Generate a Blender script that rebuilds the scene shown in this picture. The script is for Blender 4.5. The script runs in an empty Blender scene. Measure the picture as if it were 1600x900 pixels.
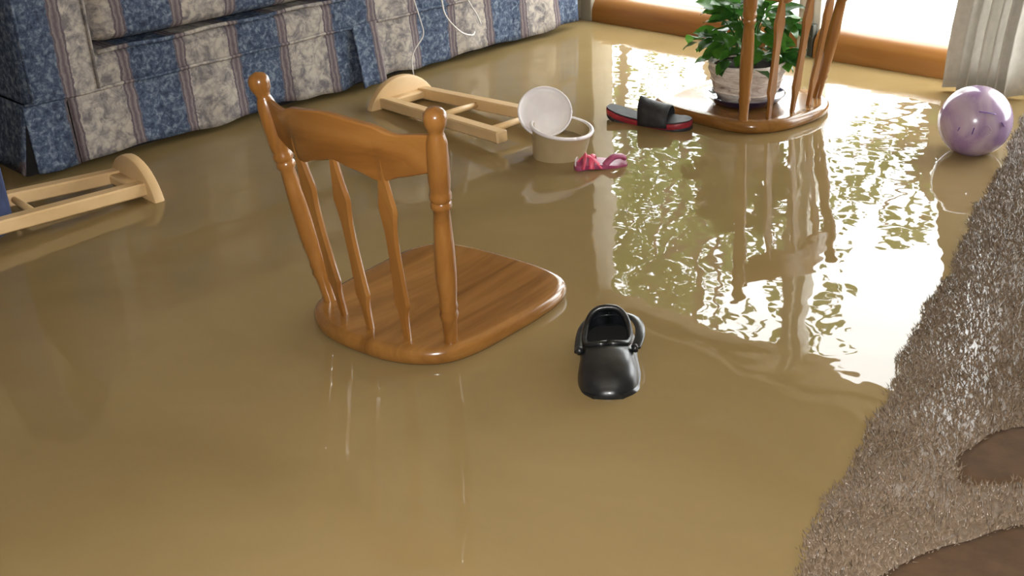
import bpy, math, random
import numpy as np
from mathutils import Vector, Matrix, Quaternion

random.seed(7)
rng = np.random.default_rng(11)
PI = math.pi
sc = bpy.context.scene
COL = sc.collection

# ------------------------------------------------------------------ camera
# world: Z up, flood water surface at z = 0, +Y towards the glass doors, sofa along the -X side
cd = bpy.data.cameras.new('camera')
cam = bpy.data.objects.new('camera', cd)
COL.objects.link(cam)
R3 = Matrix(((0.7091187, -0.2744168, 0.6494968),
             (0.7037275, 0.3326712, -0.6277718),
             (-0.0437977, 0.9022335, 0.4290180)))
cam.matrix_world = Matrix.Translation((0, 0, 1.1)) @ R3.to_4x4()
cd.sensor_width = 36.0
cd.lens = 40.8455
cd.clip_start = 0.02
cd.clip_end = 300
sc.camera = cam

# ------------------------------------------------------------------ sky (bright overcast) and lights
SKY = 12.0
w = bpy.data.worlds.new('overcast_sky')
sc.world = w
w.use_nodes = True
bg = w.node_tree.nodes['Background']
bg.inputs['Color'].default_value = (0.97, 0.98, 1.0, 1)
bg.inputs['Strength'].default_value = SKY

# the camera's flash
fl = bpy.data.lights.new('camera_flash', 'AREA')
fl.shape = 'RECTANGLE'; fl.size = 0.05; fl.size_y = 0.03
fl.energy = 52.0
fl.color = (1.0, 0.98, 0.95)
flo = bpy.data.objects.new('camera_flash', fl)
flo.matrix_world = Matrix.Translation((0.02, -0.02, 1.17)) @ R3.to_4x4()
COL.objects.link(flo)

sc.view_settings.view_transform = 'Standard'
sc.view_settings.look = 'None'
sc.view_settings.gamma = 1.0
sc.view_settings.use_curve_mapping = False
sc.view_settings.exposure = 0.0

# ------------------------------------------------------------------ helpers
FLOOR = -0.45

def srgb(r, g, b):
    f = lambda c: (c / 255 / 12.92) if c / 255 <= 0.04045 else ((c / 255 + 0.055) / 1.055) ** 2.4
    return (f(r), f(g), f(b), 1)

def new_mat(name):
    m = bpy.data.materials.new(name)
    m.use_nodes = True
    nt = m.node_tree
    return m, nt, nt.nodes, nt.links, nt.nodes['Principled BSDF']

def mixc(nt, fac, a, b, blend='MIX'):
    n = nt.nodes.new('ShaderNodeMix'); n.data_type = 'RGBA'; n.blend_type = blend
    for sock, v in ((n.inputs[0], fac), (n.inputs[6], a), (n.inputs[7], b)):
        if hasattr(v, 'links'): nt.links.new(v, sock)
        else: sock.default_value = v
    return n.outputs[2]

def math_n(nt, op, a, b=None, c=None, clamp=False):
    n = nt.nodes.new('ShaderNodeMath'); n.operation = op; n.use_clamp = clamp
    for i, v in enumerate((a, b, c)):
        if v is None: continue
        if hasattr(v, 'links'): nt.links.new(v, n.inputs[i])
        else: n.inputs[i].default_value = v
    return n.outputs[0]

def ramp(nt, fac, stops):
    n = nt.nodes.new('ShaderNodeValToRGB')
    nt.links.new(fac, n.inputs[0])
    el = n.color_ramp.elements
    while len(el) > 1: el.remove(el[-1])
    el[0].position, el[0].color = stops[0]
    for p, c in stops[1:]:
        e = el.new(p); e.color = c
    return n.outputs[0]

def coords(nt, scale=(1, 1, 1), kind='Object'):
    tc = nt.nodes.new('ShaderNodeTexCoord')
    mp = nt.nodes.new('ShaderNodeMapping')
    mp.inputs['Scale'].default_value = scale
    nt.links.new(tc.outputs[kind], mp.inputs[0])
    return mp.outputs[0]

def noise(nt, vec, scale, detail=4, rough=0.55, dist=0.0):
    n = nt.nodes.new('ShaderNodeTexNoise')
    nt.links.new(vec, n.inputs['Vector'])
    n.inputs['Scale'].default_value = scale
    n.inputs['Detail'].default_value = detail
    n.inputs['Roughness'].default_value = rough
    n.inputs['Distortion'].default_value = dist
    return n.outputs[0]

def bump(nt, height, strength=0.3, distance=0.01):
    b = nt.nodes.new('ShaderNodeBump')
    b.inputs['Strength'].default_value = strength
    b.inputs['Distance'].default_value = distance
    nt.links.new(height, b.inputs['Height'])
    return b.outputs[0]

def plain(name, c1, c2=None, rough=0.5, scale=8, bumpy=0.0, spec=None, coat=0.0, stretch=(1, 1, 1), lo=0.35, hi=0.7):
    m, nt, N, L, P = new_mat(name)
    v = coords(nt, stretch)
    n = noise(nt, v, scale)
    L.new(ramp(nt, n, [(lo, c1), (hi, c2 or c1)]), P.inputs['Base Color'])
    P.inputs['Roughness'].default_value = rough
    if spec is not None: P.inputs['Specular IOR Level'].default_value = spec
    P.inputs['Coat Weight'].default_value = coat
    P.inputs['Coat Roughness'].default_value = 0.12
    if bumpy: L.new(bump(nt, noise(nt, v, scale * 6), bumpy, 0.004), P.inputs['Normal'])
    return m

def wood(name, dark, mid, light, stretch, rough=0.3, coat=0.4, scale=1.0):
    m, nt, N, L, P = new_mat(name)
    v = coords(nt, stretch)
    g = noise(nt, v, 14 * scale, 6, 0.6, 0.8)
    big = noise(nt, v, 3 * scale, 2, 0.5, 0.3)
    c = ramp(nt, g, [(0.3, dark), (0.5, mid), (0.72, light)])
    c = mixc(nt, math_n(nt, 'MULTIPLY', big, 0.45), c, dark)
    L.new(c, P.inputs['Base Color'])
    P.inputs['Roughness'].default_value = rough
    P.inputs['Coat Weight'].default_value = coat
    P.inputs['Coat Roughness'].default_value = 0.1
    L.new(bump(nt, g, 0.08, 0.003), P.inputs['Normal'])
    return m

def link_obj(name, me, mat=None, parent=None):
    o = bpy.data.objects.new(name, me)
    COL.objects.link(o)
    if mat is not None and len(me.materials) == 0: me.materials.append(mat)
    if parent is not None: o.parent = parent
    return o

def mesh(name, V, F, mat=None, parent=None, smooth=True, sharp=None):
    me = bpy.data.meshes.new(name)
    me.from_pydata([tuple(v) for v in V], [], F)
    me.update()
    if smooth:
        me.polygons.foreach_set('use_smooth', [True] * len(me.polygons))
        if sharp: me.set_sharp_from_angle(angle=math.radians(sharp))
    return link_obj(name, me, mat, parent)

def tag(o, label, cat, group=None, kind=None):
    o['label'] = label; o['category'] = cat
    if group: o['group'] = group
    if kind: o['kind'] = kind
    return o

def struct(o, label=None):
    o['kind'] = 'structure'
    if label: o['label'] = label
    return o

def empty(name, loc=(0, 0, 0), rz=0.0):
    e = bpy.data.objects.new(name, None)
    e.empty_display_size = 0.1
    e.location = loc; e.rotation_euler = (0, 0, rz)
    COL.objects.link(e)
    return e

def rings_mesh(rings, cap0=True, cap1=True, closed=True):
    V, F = [], []
    n = len(rings[0])
    for r in rings: V += [tuple(p) for p in r]
    for i in range(len(rings) - 1):
        for j in range(n if closed else n - 1):
            k = (j + 1) % n
            F.append((i * n + j, i * n + k, (i + 1) * n + k, (i + 1) * n + j))
    if cap0: F.append(tuple(range(n - 1, -1, -1)))
    if cap1: F.append(tuple((len(rings) - 1) * n + j for j in range(n)))
    return V, F

def frame_of(d):
    d = Vector(d).normalized()
    a = Vector((0, 0, 1)) if abs(d.z) < 0.9 else Vector((1, 0, 0))
    x = a.cross(d).normalized(); y = d.cross(x)
    return x, y, d

def lathe_between(p0, p1, prof, seg=24):
    p0 = Vector(p0); p1 = Vector(p1)
    x, y, d = frame_of(p1 - p0)
    rings = []
    for t, r in prof:
        c = p0.lerp(p1, t); r = max(r, 1e-4)
        rings.append([c + x * (r * math.cos(2 * PI * k / seg)) + y * (r * math.sin(2 * PI * k / seg)) for k in range(seg)])
    return rings_mesh(rings)

def smooth_prof(pts, per=4):
    out = []
    P = [pts[0]] + list(pts) + [pts[-1]]
    for i in range(1, len(P) - 2):
        for k in range(per):
            out.append(cat(P[i - 1], P[i], P[i + 1], P[i + 2], k / per))
    out.append(pts[-1])
    return out

def cat(a, b, c, d, t):
    return tuple(0.5 * (2 * q + (r - p) * t + (2 * p - 5 * q + 4 * r - s) * t * t + (3 * q - p - 3 * r + s) * t ** 3)
                 for p, q, r, s in zip(a, b, c, d))

def spline(pts, per=6, closed=False):
    n = len(pts); out = []
    rng_ = range(n) if closed else range(n - 1)
    for i in rng_:
        if closed: q = [pts[(i + k) % n] for k in (-1, 0, 1, 2)]
        else: q = [pts[max(0, min(n - 1, i + k))] for k in (-1, 0, 1, 2)]
        for k in range(per): out.append(cat(*q, k / per))
    if not closed: out.append(tuple(pts[-1]))
    return out

def tube(path, rad, seg=8, flat=1.0):
    path = [Vector(p) for p in path]
    rings = []
    prevx = None
    for i, p in enumerate(path):
        d = (path[min(i + 1, len(path) - 1)] - path[max(i - 1, 0)]).normalized()
        x, y, _ = frame_of(d)
        if prevx is not None:
            x = (prevx - d * prevx.dot(d)).normalized(); y = d.cross(x)
        prevx = x
        r = rad(i / (len(path) - 1)) if callable(rad) else rad
        rings.append([p + x * (r * math.cos(2 * PI * k / seg)) + y * (r * flat * math.sin(2 * PI * k / seg)) for k in range(seg)])
    return rings_mesh(rings)

def bar(p0, p1, w, h, bev=0.004, up=(0, 0, 1), w1=None, h1=None):
    """rounded rectangular bar from p0 to p1"""
    p0 = Vector(p0); p1 = Vector(p1); d = (p1 - p0).normalized()
    x = Vector(up).cross(d).normalized(); y = d.cross(x)
    def sect(c, w, h, k=1.0):
        w *= k; h *= k; b = bev
        pts = [(w / 2 - b, -h / 2), (w / 2, -h / 2 + b), (w / 2, h / 2 - b), (w / 2 - b, h / 2),
               (-w / 2 + b, h / 2), (-w / 2, h / 2 - b), (-w / 2, -h / 2 + b), (-w / 2 + b, -h / 2)]
        return [c + x * a + y * e for a, e in pts]
    w1 = w1 or w; h1 = h1 or h
    L = (p1 - p0).length; e = min(bev, L * 0.2)
    kx = 1 - 2 * bev / max(w, h)
    return rings_mesh([sect(p0, w, h, kx), sect(p0 + d * e, w, h), sect(p1 - d * e, w1, h1), sect(p1, w1, h1, kx)])

def box(x0, x1, y0, y1, z0, z1, bev=0.0):
    if bev <= 0:
        V = [(x, y, z) for z in (z0, z1) for y in (y0, y1) for x in (x0, x1)]
        F = [(0, 2, 3, 1), (4, 5, 7, 6), (0, 1, 5, 4), (2, 6, 7, 3), (0, 4, 6, 2), (1, 3, 7, 5)]
        return V, F
    def rr(x0, x1, y0, y1, b, z):
        pts = []
        for cx, cy, a0 in ((x1 - b, y1 - b, 0), (x0 + b, y1 - b, 90), (x0 + b, y0 + b, 180), (x1 - b, y0 + b, 270)):
            for k in range(4):
                a = math.radians(a0 + 30 * k); pts.append((cx + b * math.cos(a), cy + b * math.sin(a), z))
        return pts
    rings = []
    for k in range(4):
        a = math.radians(30 * k); ins = bev * (1 - math.sin(a))
        rings.append(rr(x0 + ins, x1 - ins, y0 + ins, y1 - ins, max(bev - ins, 1e-4), z0 + bev * (1 - math.cos(a))))
    for k in range(4):
        a = math.radians(90 - 30 * k); ins = bev * (1 - math.sin(a))
        rings.append(rr(x0 + ins, x1 - ins, y0 + ins, y1 - ins, max(bev - ins, 1e-4), z1 - bev * (1 - math.cos(a))))
    return rings_mesh(rings)

def join(*parts):
    V, F = [], []
    for v, f in parts:
        o = len(V); V += list(v); F += [tuple(i + o for i in q) for q in f]
    return V, F

# ------------------------------------------------------------------ materials
def make_water():
    m, nt, N, L, P = new_mat('murky_flood_water')
    v = coords(nt)
    cl = noise(nt, v, 1.6, 5, 0.55, 0.6)
    c = ramp(nt, cl, [(0.3, (0.225, 0.158, 0.068, 1)), (0.72, (0.280, 0.200, 0.090, 1))])
    L.new(c, P.inputs['Base Color'])
    P.inputs['Roughness'].default_value = 0.015
    P.inputs['IOR'].default_value = 1.40
    wv = noise(nt, coords(nt, (1, 1, 1)), 6.0, 2, 0.45, 0.1)
    wf = noise(nt, coords(nt, (1, 1, 1)), 15.0, 2, 0.5, 0.0)
    h = math_n(nt, 'ADD', wv, math_n(nt, 'MULTIPLY', wf, 0.07))
    L.new(bump(nt, h, 1.0, 0.0019), P.inputs['Normal'])
    return m

def make_fabric():
    m, nt, N, L, P = new_mat('plaid_brocade_fabric')
    tc = N.new('ShaderNodeTexCoord'); sp = N.new('ShaderNodeSeparateXYZ')
    L.new(tc.outputs['Object'], sp.inputs[0])
    v = tc.outputs['Object']
    wob = math_n(nt, 'MULTIPLY', math_n(nt, 'SUBTRACT', noise(nt, v, 30, 4, 0.7), 0.5), 0.022)
    y = math_n(nt, 'ADD', sp.outputs[1], wob)
    fr = math_n(nt, 'FRACT', math_n(nt, 'DIVIDE', math_n(nt, 'SUBTRACT', y, 1.57 - 3.72), 0.372))
    # blue brocade
    nb = noise(nt, v, 46, 5, 0.75, 0.5)
    nb2 = noise(nt, v, 90, 3, 0.6)
    blue = ramp(nt, math_n(nt, 'ADD', math_n(nt, 'MULTIPLY', nb, 0.7), math_n(nt, 'MULTIPLY', nb2, 0.3)),
                [(0.38, srgb(44, 50, 66)), (0.5, srgb(68, 79, 98)), (0.62, srgb(116, 125, 136))])
    # cream floral
    vo = N.new('ShaderNodeTexVoronoi'); vo.feature = 'DISTANCE_TO_EDGE'
    wv = N.new('ShaderNodeVectorMath'); wv.operation = 'ADD'
    nn = N.new('ShaderNodeTexNoise'); nn.inputs['Scale'].default_value = 22; nn.inputs['Detail'].default_value = 3
    L.new(v, nn.inputs['Vector'])
    sc_ = N.new('ShaderNodeVectorMath'); sc_.operation = 'SCALE'; sc_.inputs[3].default_value = 0.07
    L.new(nn.outputs[1], sc_.inputs[0]); L.new(v, wv.inputs[0]); L.new(sc_.outputs[0], wv.inputs[1])
    vo.inputs['Scale'].default_value = 21
    L.new(wv.outputs[0], vo.inputs['Vector'])
    nc = noise(nt, v, 24, 5, 0.7, 0.5)
    cream = ramp(nt, nc, [(0.38, srgb(106, 101, 100)), (0.47, srgb(140, 133, 127)), (0.56, srgb(166, 157, 145))])
    cream = mixc(nt, ramp(nt, vo.outputs[0], [(0.0, (0.38,) * 3 + (1,)), (0.16, (0, 0, 0, 1))]), cream, srgb(92, 88, 96))
    isb = math_n(nt, 'LESS_THAN', fr, 0.5)
    c = mixc(nt, isb, cream, blue)
    # mauve cord stripes where the bands meet
    d0 = math_n(nt, 'ABSOLUTE', math_n(nt, 'SUBTRACT', math_n(nt, 'FRACT', math_n(nt, 'MULTIPLY', fr, 2.0)), 0.5))
    edge = math_n(nt, 'SUBTRACT', 0.5, d0)          # 0 at a band seam
    st = ramp(nt, edge, [(0.0, srgb(80, 68, 72)), (0.03, srgb(112, 101, 102)), (0.055, srgb(132, 122, 118)), (0.075, srgb(72, 63, 70)), (0.10, srgb(98, 90, 94))])
    c = mixc(nt, math_n(nt, 'LESS_THAN', edge, 0.10), c, mixc(nt, math_n(nt, 'MULTIPLY', nb2, 0.5), st, srgb(98, 90, 94)))
    L.new(c, P.inputs['Base Color'])
    P.inputs['Roughness'].default_value = 0.9
    P.inputs['Specular IOR Level'].default_value = 0.15
    L.new(bump(nt, nb2, 0.25, 0.002), P.inputs['Normal'])
    return m

M = {}
M['water'] = make_water()
M['fabric'] = make_fabric()
M['chair'] = wood('honey_varnished_wood', (0.165, 0.061, 0.012, 1), (0.290, 0.122, 0.026, 1), (0.40, 0.187, 0.048, 1), (1, 1, 0.12), 0.28, 0.5)
M['seat'] = wood('honey_seat_wood', (0.160, 0.066, 0.014, 1), (0.260, 0.116, 0.026, 1), (0.37, 0.180, 0.046, 1), (1, 0.14, 1), 0.22, 0.5)
M['rail'] = wood('honey_rail_wood', (0.170, 0.063, 0.012, 1), (0.310, 0.128, 0.027, 1), (0.40, 0.182, 0.047, 1), (0.14, 1, 1), 0.3, 0.45)
M['pine'] = wood('pale_pine', (0.56, 0.37, 0.17, 1), (0.68, 0.47, 0.24, 1), (0.76, 0.55, 0.31, 1), (0.3, 0.3, 0.6), 0.5, 0.1, 0.8)
M['white_plastic'] = plain('white_plastic', srgb(226, 220, 222), srgb(238, 234, 234), 0.4, 12)
M['pail'] = plain('shaded_pail_plastic', srgb(166, 148, 112), srgb(178, 160, 124), 0.35, 10)  # tan holds the backlit shade of the pail body, painted into its colour
M['black'] = plain('black_rubber', (0.006, 0.007, 0.008, 1), (0.014, 0.015, 0.017, 1), 0.34, 30, 0.05, coat=0.15)
M['black_lining'] = plain('black_lining', (0.004, 0.004, 0.004, 1), None, 0.8, 30)
M['black_cloth'] = plain('black_webbing', (0.014, 0.014, 0.016, 1), (0.03, 0.03, 0.034, 1), 0.6, 60, 0.2)
M['red'] = plain('red_foam', srgb(132, 32, 44), srgb(160, 48, 58), 0.45, 20)
M['pink'] = plain('pink_strap', srgb(206, 60, 92), srgb(232, 110, 134), 0.35, 40)
M['magenta'] = plain('dusky_magenta', srgb(138, 50, 88), srgb(176, 92, 124), 0.35, 30)
M['navy'] = plain('navy_glaze', srgb(30, 28, 58), srgb(40, 36, 74), 0.08, 10, coat=0.5)
M['soil'] = plain('potting_soil', srgb(42, 30, 22), srgb(66, 48, 34), 0.95, 50, 0.6)
M['wall'] = plain('cream_wall_paint', srgb(178, 164, 140), srgb(186, 172, 150), 0.8, 6, 0.03)
M['ceiling'] = plain('cream_ceiling', srgb(190, 178, 154), srgb(198, 186, 162), 0.9, 30, 0.2)
M['trim'] = plain('white_trim_paint', srgb(226, 222, 214), srgb(234, 230, 223), 0.45, 8)
M['jamb'] = plain('grey_door_jamb_paint', srgb(150, 142, 126), srgb(160, 152, 136), 0.6, 8)
M['head'] = plain('brown_head_frame', srgb(112, 96, 74), srgb(124, 108, 84), 0.6, 8)
M['alu'] = plain('pale_grey_metal', srgb(196, 194, 184), srgb(208, 206, 198), 0.4, 20)
M['bumper'] = plain('dark_rubber_bumper', srgb(58, 58, 48), srgb(70, 70, 60), 0.6, 20)
M['sill'] = wood('oak_door_rail', (0.24, 0.095, 0.02, 1), (0.34, 0.145, 0.032, 1), (0.42, 0.20, 0.05, 1), (0.1, 1, 1), 0.35, 0.25)
M['vane'] = plain('blind_vane_fabric', srgb(196, 192, 182), srgb(208, 204, 194), 0.7, 40, 0.1)
M['floor'] = plain('submerged_carpet', srgb(104, 84, 60), srgb(120, 98, 72), 0.95, 30)
M['denim'] = plain('blue_denim', srgb(38, 46, 76), srgb(58, 70, 106), 0.85, 40, 0.3, stretch=(1, 1, 0.3))
M['cord'] = plain('white_cord', srgb(206, 202, 198), None, 0.5, 10)
M['patio'] = plain('pale_patio_concrete', srgb(206, 202, 194), srgb(222, 219, 212), 0.9, 5, 0.1)
M['trunk'] = plain('tree_bark', srgb(70, 56, 44), srgb(104, 88, 72), 0.9, 14, 0.5)
M['frame_dark'] = plain('dark_frame_cloth', srgb(26, 24, 24), srgb(34, 31, 30), 0.95, 20)

def make_leaf(name, c1, c2, trans=0.5, rough=0.35):
    m, nt, N, L, P = new_mat(name)
    oi = N.new('ShaderNodeObjectInfo')
    v = coords(nt)
    f = math_n(nt, 'ADD', math_n(nt, 'MULTIPLY', noise(nt, v, 7, 2), 0.6), math_n(nt, 'MULTIPLY', oi.outputs['Random'], 0.45))
    c = ramp(nt, f, [(0.25, c1), (0.75, c2)])
    L.new(c, P.inputs['Base Color']); P.inputs['Roughness'].default_value = rough
    tr = N.new('ShaderNodeBsdfTranslucent'); L.new(c, tr.inputs['Color'])
    mx = N.new('ShaderNodeMixShader'); mx.inputs[0].default_value = trans
    L.new(P.outputs[0], mx.inputs[1]); L.new(tr.outputs[0], mx.inputs[2])
    L.new(mx.outputs[0], N['Material Output'].inputs['Surface'])
    return m
M['leaf'] = make_leaf('house_plant_leaf', (0.022, 0.080, 0.016, 1), (0.085, 0.25, 0.030, 1), 0.4)
M['tree_leaf'] = make_leaf('tree_leaf', (0.07, 0.105, 0.02, 1), (0.16, 0.20, 0.05, 1), 0.4, 0.5)

def make_glass():
    m, nt, N, L, P = new_mat('clear_window_glass')
    tb = N.new('ShaderNodeBsdfTransparent'); tb.inputs[0].default_value = (0.97, 0.98, 0.97, 1)
    gl = N.new('ShaderNodeBsdfGlossy'); gl.inputs['Roughness'].default_value = 0.0
    mx = N.new('ShaderNodeMixShader'); mx.inputs[0].default_value = 0.06
    L.new(tb.outputs[0], mx.inputs[1]); L.new(gl.outputs[0], mx.inputs[2])
    L.new(mx.outputs[0], N['Material Output'].inputs['Surface'])
    return m
M['glass'] = make_glass()

def make_bark_pot():
    m, nt, N, L, P = new_mat('birch_bark_pot')
    v = coords(nt, (1, 1, 3.2))
    n = noise(nt, v, 14, 6, 0.65, 1.0)
    c = ramp(nt, n, [(0.30, srgb(120, 92, 78)), (0.42, srgb(196, 180, 168)), (0.62, srgb(232, 222, 212)), (0.75, srgb(205, 190, 172))])
    L.new(c, P.inputs['Base Color']); P.inputs['Roughness'].default_value = 0.7
    L.new(bump(nt, n, 0.6, 0.008), P.inputs['Normal'])
    return m
M['bark_pot'] = make_bark_pot()

def make_ball():
    m, nt, N, L, P = new_mat('lavender_pearl_rubber')
    v = coords(nt)
    n = noise(nt, v, 7, 3, 0.5, 1.5)
    c = ramp(nt, n, [(0.36, srgb(152, 124, 162)), (0.5, srgb(176, 154, 178)), (0.66, srgb(190, 172, 184))])
    L.new(c, P.inputs['Base Color']); P.inputs['Roughness'].default_value = 0.22
    P.inputs['Coat Weight'].default_value = 0.5; P.inputs['Coat Roughness'].default_value = 0.06
    P.inputs['Subsurface Weight'].default_value = 0.0
    return m
M['ball'] = make_ball()
M['ball_mark'] = plain('violet_print', srgb(96, 62, 140), srgb(120, 84, 160), 0.3, 20)

def make_carpet(name, k=1.0):
    m, nt, N, L, P = new_mat(name)
    v = coords(nt)
    n = noise(nt, v, 5, 4, 0.6)
    n2 = noise(nt, v, 160, 2, 0.6)
    c = ramp(nt, n, [(0.3, (0.19 * k, 0.130 * k, 0.082 * k, 1)), (0.7, (0.32 * k, 0.235 * k, 0.165 * k, 1))])
    c = mixc(nt, 0.35, c, ramp(nt, n2, [(0.3, (0.11, 0.074, 0.046, 1)), (0.7, (0.34, 0.255, 0.185, 1))]))
    L.new(c, P.inputs['Base Color'])
    P.inputs['Roughness'].default_value = 0.25
    P.inputs['Specular IOR Level'].default_value = 0.7
    return m
M['carpet'] = make_carpet('wet_beige_carpet', 0.6)
M['pile'] = make_carpet('wet_beige_pile', 0.8)
M['puddle'] = plain('soaked_brown_carpet', srgb(80, 61, 43), srgb(94, 72, 52), 0.9, 20, 0.2, spec=0.2)

# ------------------------------------------------------------------ room shell
X0, X1, Y0, Y1 = -4.30, 2.6, -2.6, 3.70
CEIL = 1.72
DX0, DX1, DTOP = -3.25, -0.15, 1.30

def bx(name, *a, mat=None, parent=None, bev=0.0):
    V, F = box(*a, bev=bev)
    return mesh(name, V, F, mat, parent, smooth=bev > 0, sharp=50 if bev else None)

struct(bx('floor', X0, X1, Y0, Y1 + .14, FLOOR - .1, FLOOR, mat=M['floor']))
struct(bx('ceiling', X0 - .1, X1 + .1, Y0 - .1, Y1 + .14, CEIL, CEIL + .1, mat=M['ceiling']))
struct(bx('wall_left', X0 - .1, X0, Y0 - .1, Y1 + .14, FLOOR, CEIL, mat=M['wall']))
struct(bx('wall_right', X1, X1 + .1, Y0 - .1, Y1 + .14, FLOOR, CEIL, mat=M['wall']))
struct(bx('wall_rear', X0, X1, Y0 - .1, Y0, FLOOR, CEIL, mat=M['wall']))
wb = join(box(X0, DX0 - .06, Y1, Y1 + .14, FLOOR, CEIL), box(DX1 + .06, X1, Y1, Y1 + .14, FLOOR, CEIL),
          box(DX0 - .06, DX1 + .06, Y1, Y1 + .14, DTOP + .05, CEIL), box(DX0 - .06, DX1 + .06, Y1 + .06, Y1 + .14, FLOOR, -.03))
struct(mesh('wall_back', *wb, M['wall'], smooth=False))
struct(bx('trim_1', X0, X1, Y1 - .03, Y1 - .001, CEIL - .05, CEIL - .001, mat=M['trim'], bev=.01))

# sliding glass doors in the back wall
door = struct(empty('door_1', ((DX0 + DX1) / 2, Y1, FLOOR)), 'wide sliding glass doors with oak bottom rails in the far wall')
def dpart(name, vf, mat, sharp=40):
    o = mesh(name, vf[0], vf[1], mat, door, True, sharp)
    o.location = -door.location
    return o
dpart('jamb', box(DX0 - .06, DX0, Y1 - .02, Y1 + .12, FLOOR, DTOP, .006), M['jamb'])
dpart('jamb', box(DX1, DX1 + .06, Y1 - .02, Y1 + .12, FLOOR, DTOP, .006), M['jamb'])
dpart('head_frame', box(DX0 - .06, DX1 + .06, Y1 - .02, Y1 + .12, DTOP, DTOP + .05, .006), M['head'])
def rail_profile(xa, xb):
    # oak bottom rail, rounded over on the room side
    pr = [(Y1 + .09, FLOOR + .02), (Y1 - .015, FLOOR + .02), (Y1 - .015, 0.02)]
    for k in range(9):
        a = math.radians(90 * k / 8)
        pr.append((Y1 + .055 - .07 * math.cos(a), 0.03 + .075 * math.sin(a)))
    pr += [(Y1 + .09, 0.105)]
    return rings_mesh([[(x, y, z) for y, z in pr] for x in (xa, xb)])
MUL = (-2.262, -2.19)
panels = [(DX0, MUL[0]), (MUL[1], -1.19), (-1.12, DX1)]
for xa, xb in panels:
    dpart('bottom_rail', rail_profile(xa, xb), M['sill'])
    dpart('glass_pane', box(xa, xb, Y1 + .062, Y1 + .068, .10, DTOP - .001), M['glass'])
for xa, xb in (MUL, (-1.19, -1.12)):
    dpart('stile', box(xa, xb - .03, Y1 - .012, Y1 + .10, FLOOR + .02, DTOP, .004), M['alu'])
    dpart('stile', box(xb - .03, xb, Y1 + .02, Y1 + .10, FLOOR + .02, DTOP, .004), M['alu'])
    dpart('bumper', box(xb - .029, xb - .008, Y1 - .01, Y1 + .019, -.06, .115, .003), M['bumper'])

# flood water, one sheet over the whole room
def grid(x0, x1, y0, y1, z, nx, ny):
    V = [(x0 + (x1 - x0) * i / nx, y0 + (y1 - y0) * j / ny, z) for j in range(ny + 1) for i in range(nx + 1)]
    F = [(j * (nx + 1) + i, j * (nx + 1) + i + 1, (j + 1) * (nx + 1) + i + 1, (j + 1) * (nx + 1) + i) for j in range(ny) for i in range(nx)]
    return V, F
water = mesh('flood_water', *grid(X0, X1, Y0, Y1 + .05, 0.0, 8, 8), M['water'])
tag(water, 'still murky brown flood water covering the whole room floor', 'water', kind='stuff')

# outside: patio
struct(bx('ground', -40, 40, Y1 + .15, 60, -.25, -.04, mat=M['patio']), 'pale sunlit patio outside the glass doors')

# ------------------------------------------------------------------ raised carpet on the right
EA, EB = Vector((0.352, -2.5)), Vector((-1.365, 3.62))
ed = (EB - EA).normalized(); en = Vector((ed.y, -ed.x))        # en points away from the water (to +x)
def carpet_z(dist):
    return -.004 + .034 * (1 - math.exp(-max(dist, 0) / .07))
def edge_wob(s):
    return .006 * math.sin(s * 9.1) + .004 * math.sin(s * 23 + 1) + .003 * math.sin(s * 51)
Lc = (EB - EA).length
ns, dists = 240, [0, .01, .025, .05, .08, .12, .18, .3, .6, 1.2, 2.4, 4.2]
V, F = [], []
for i in range(ns + 1):
    s = Lc * i / ns
    b = EA + ed * s + en * edge_wob(s)
    V.append((b.x, b.y, FLOOR))
    for d in dists:
        p = b + en * d
        V.append((min(p.x, X1 - .002), min(max(p.y, Y0 + .01), Y1 - .04), carpet_z(d)))
m_ = len(dists) + 1
for i in range(ns):
    for j in range(m_ - 1):
        F.append((i * m_ + j, i * m_ + j + 1, (i + 1) * m_ + j + 1, (i + 1) * m_ + j))
carpet = mesh('carpet', V, F, M['carpet'])
tag(carpet, 'soaked grey-beige shag carpet on the raised floor along the right', 'carpet')

# puddles / soaked footmarks in the carpet
def blob(cx, cy, rx, ry, rot, z, seed, n=48):
    r = random.Random(seed); ph = [r.uniform(0, 6.28) for _ in range(4)]
    pts = []
    for k in range(n):
        a = 2 * PI * k / n
        q = 1 + .10 * math.sin(2 * a + ph[0]) + .07 * math.sin(3 * a + ph[1]) + .04 * math.sin(7 * a + ph[2])
        x, y = rx * q * math.cos(a), ry * q * math.sin(a)
        pts.append((cx + x * math.cos(rot) - y * math.sin(rot), cy + x * math.sin(rot) + y * math.cos(rot)))
    return pts
PUD = [blob(-.545, 1.665, .135, .072, 1.13, 0, 3), blob(-.478, 1.355, .155, .062, 1.1, 0, 8)]
for i, pts in enumerate(PUD):
    c = Vector((sum(p[0] for p in pts) / len(pts), sum(p[1] for p in pts) / len(pts)))
    rings = [[(c.x + (p[0] - c.x) * k, c.y + (p[1] - c.y) * k, carpet_z((Vector((c.x + (p[0] - c.x) * k, c.y + (p[1] - c.y) * k)) - EA).dot(en)) + z) for p in pts] for k, z in ((1.0, -.004), (.985, .0025), (.8, .003), (.55, .003), (.25, .003))]
    V, F = rings_mesh(rings, False, True)
    o = mesh('flattened_patch', V, F, M['puddle'], carpet)
    o['label'] = 'dark soaked trodden patch'

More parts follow.
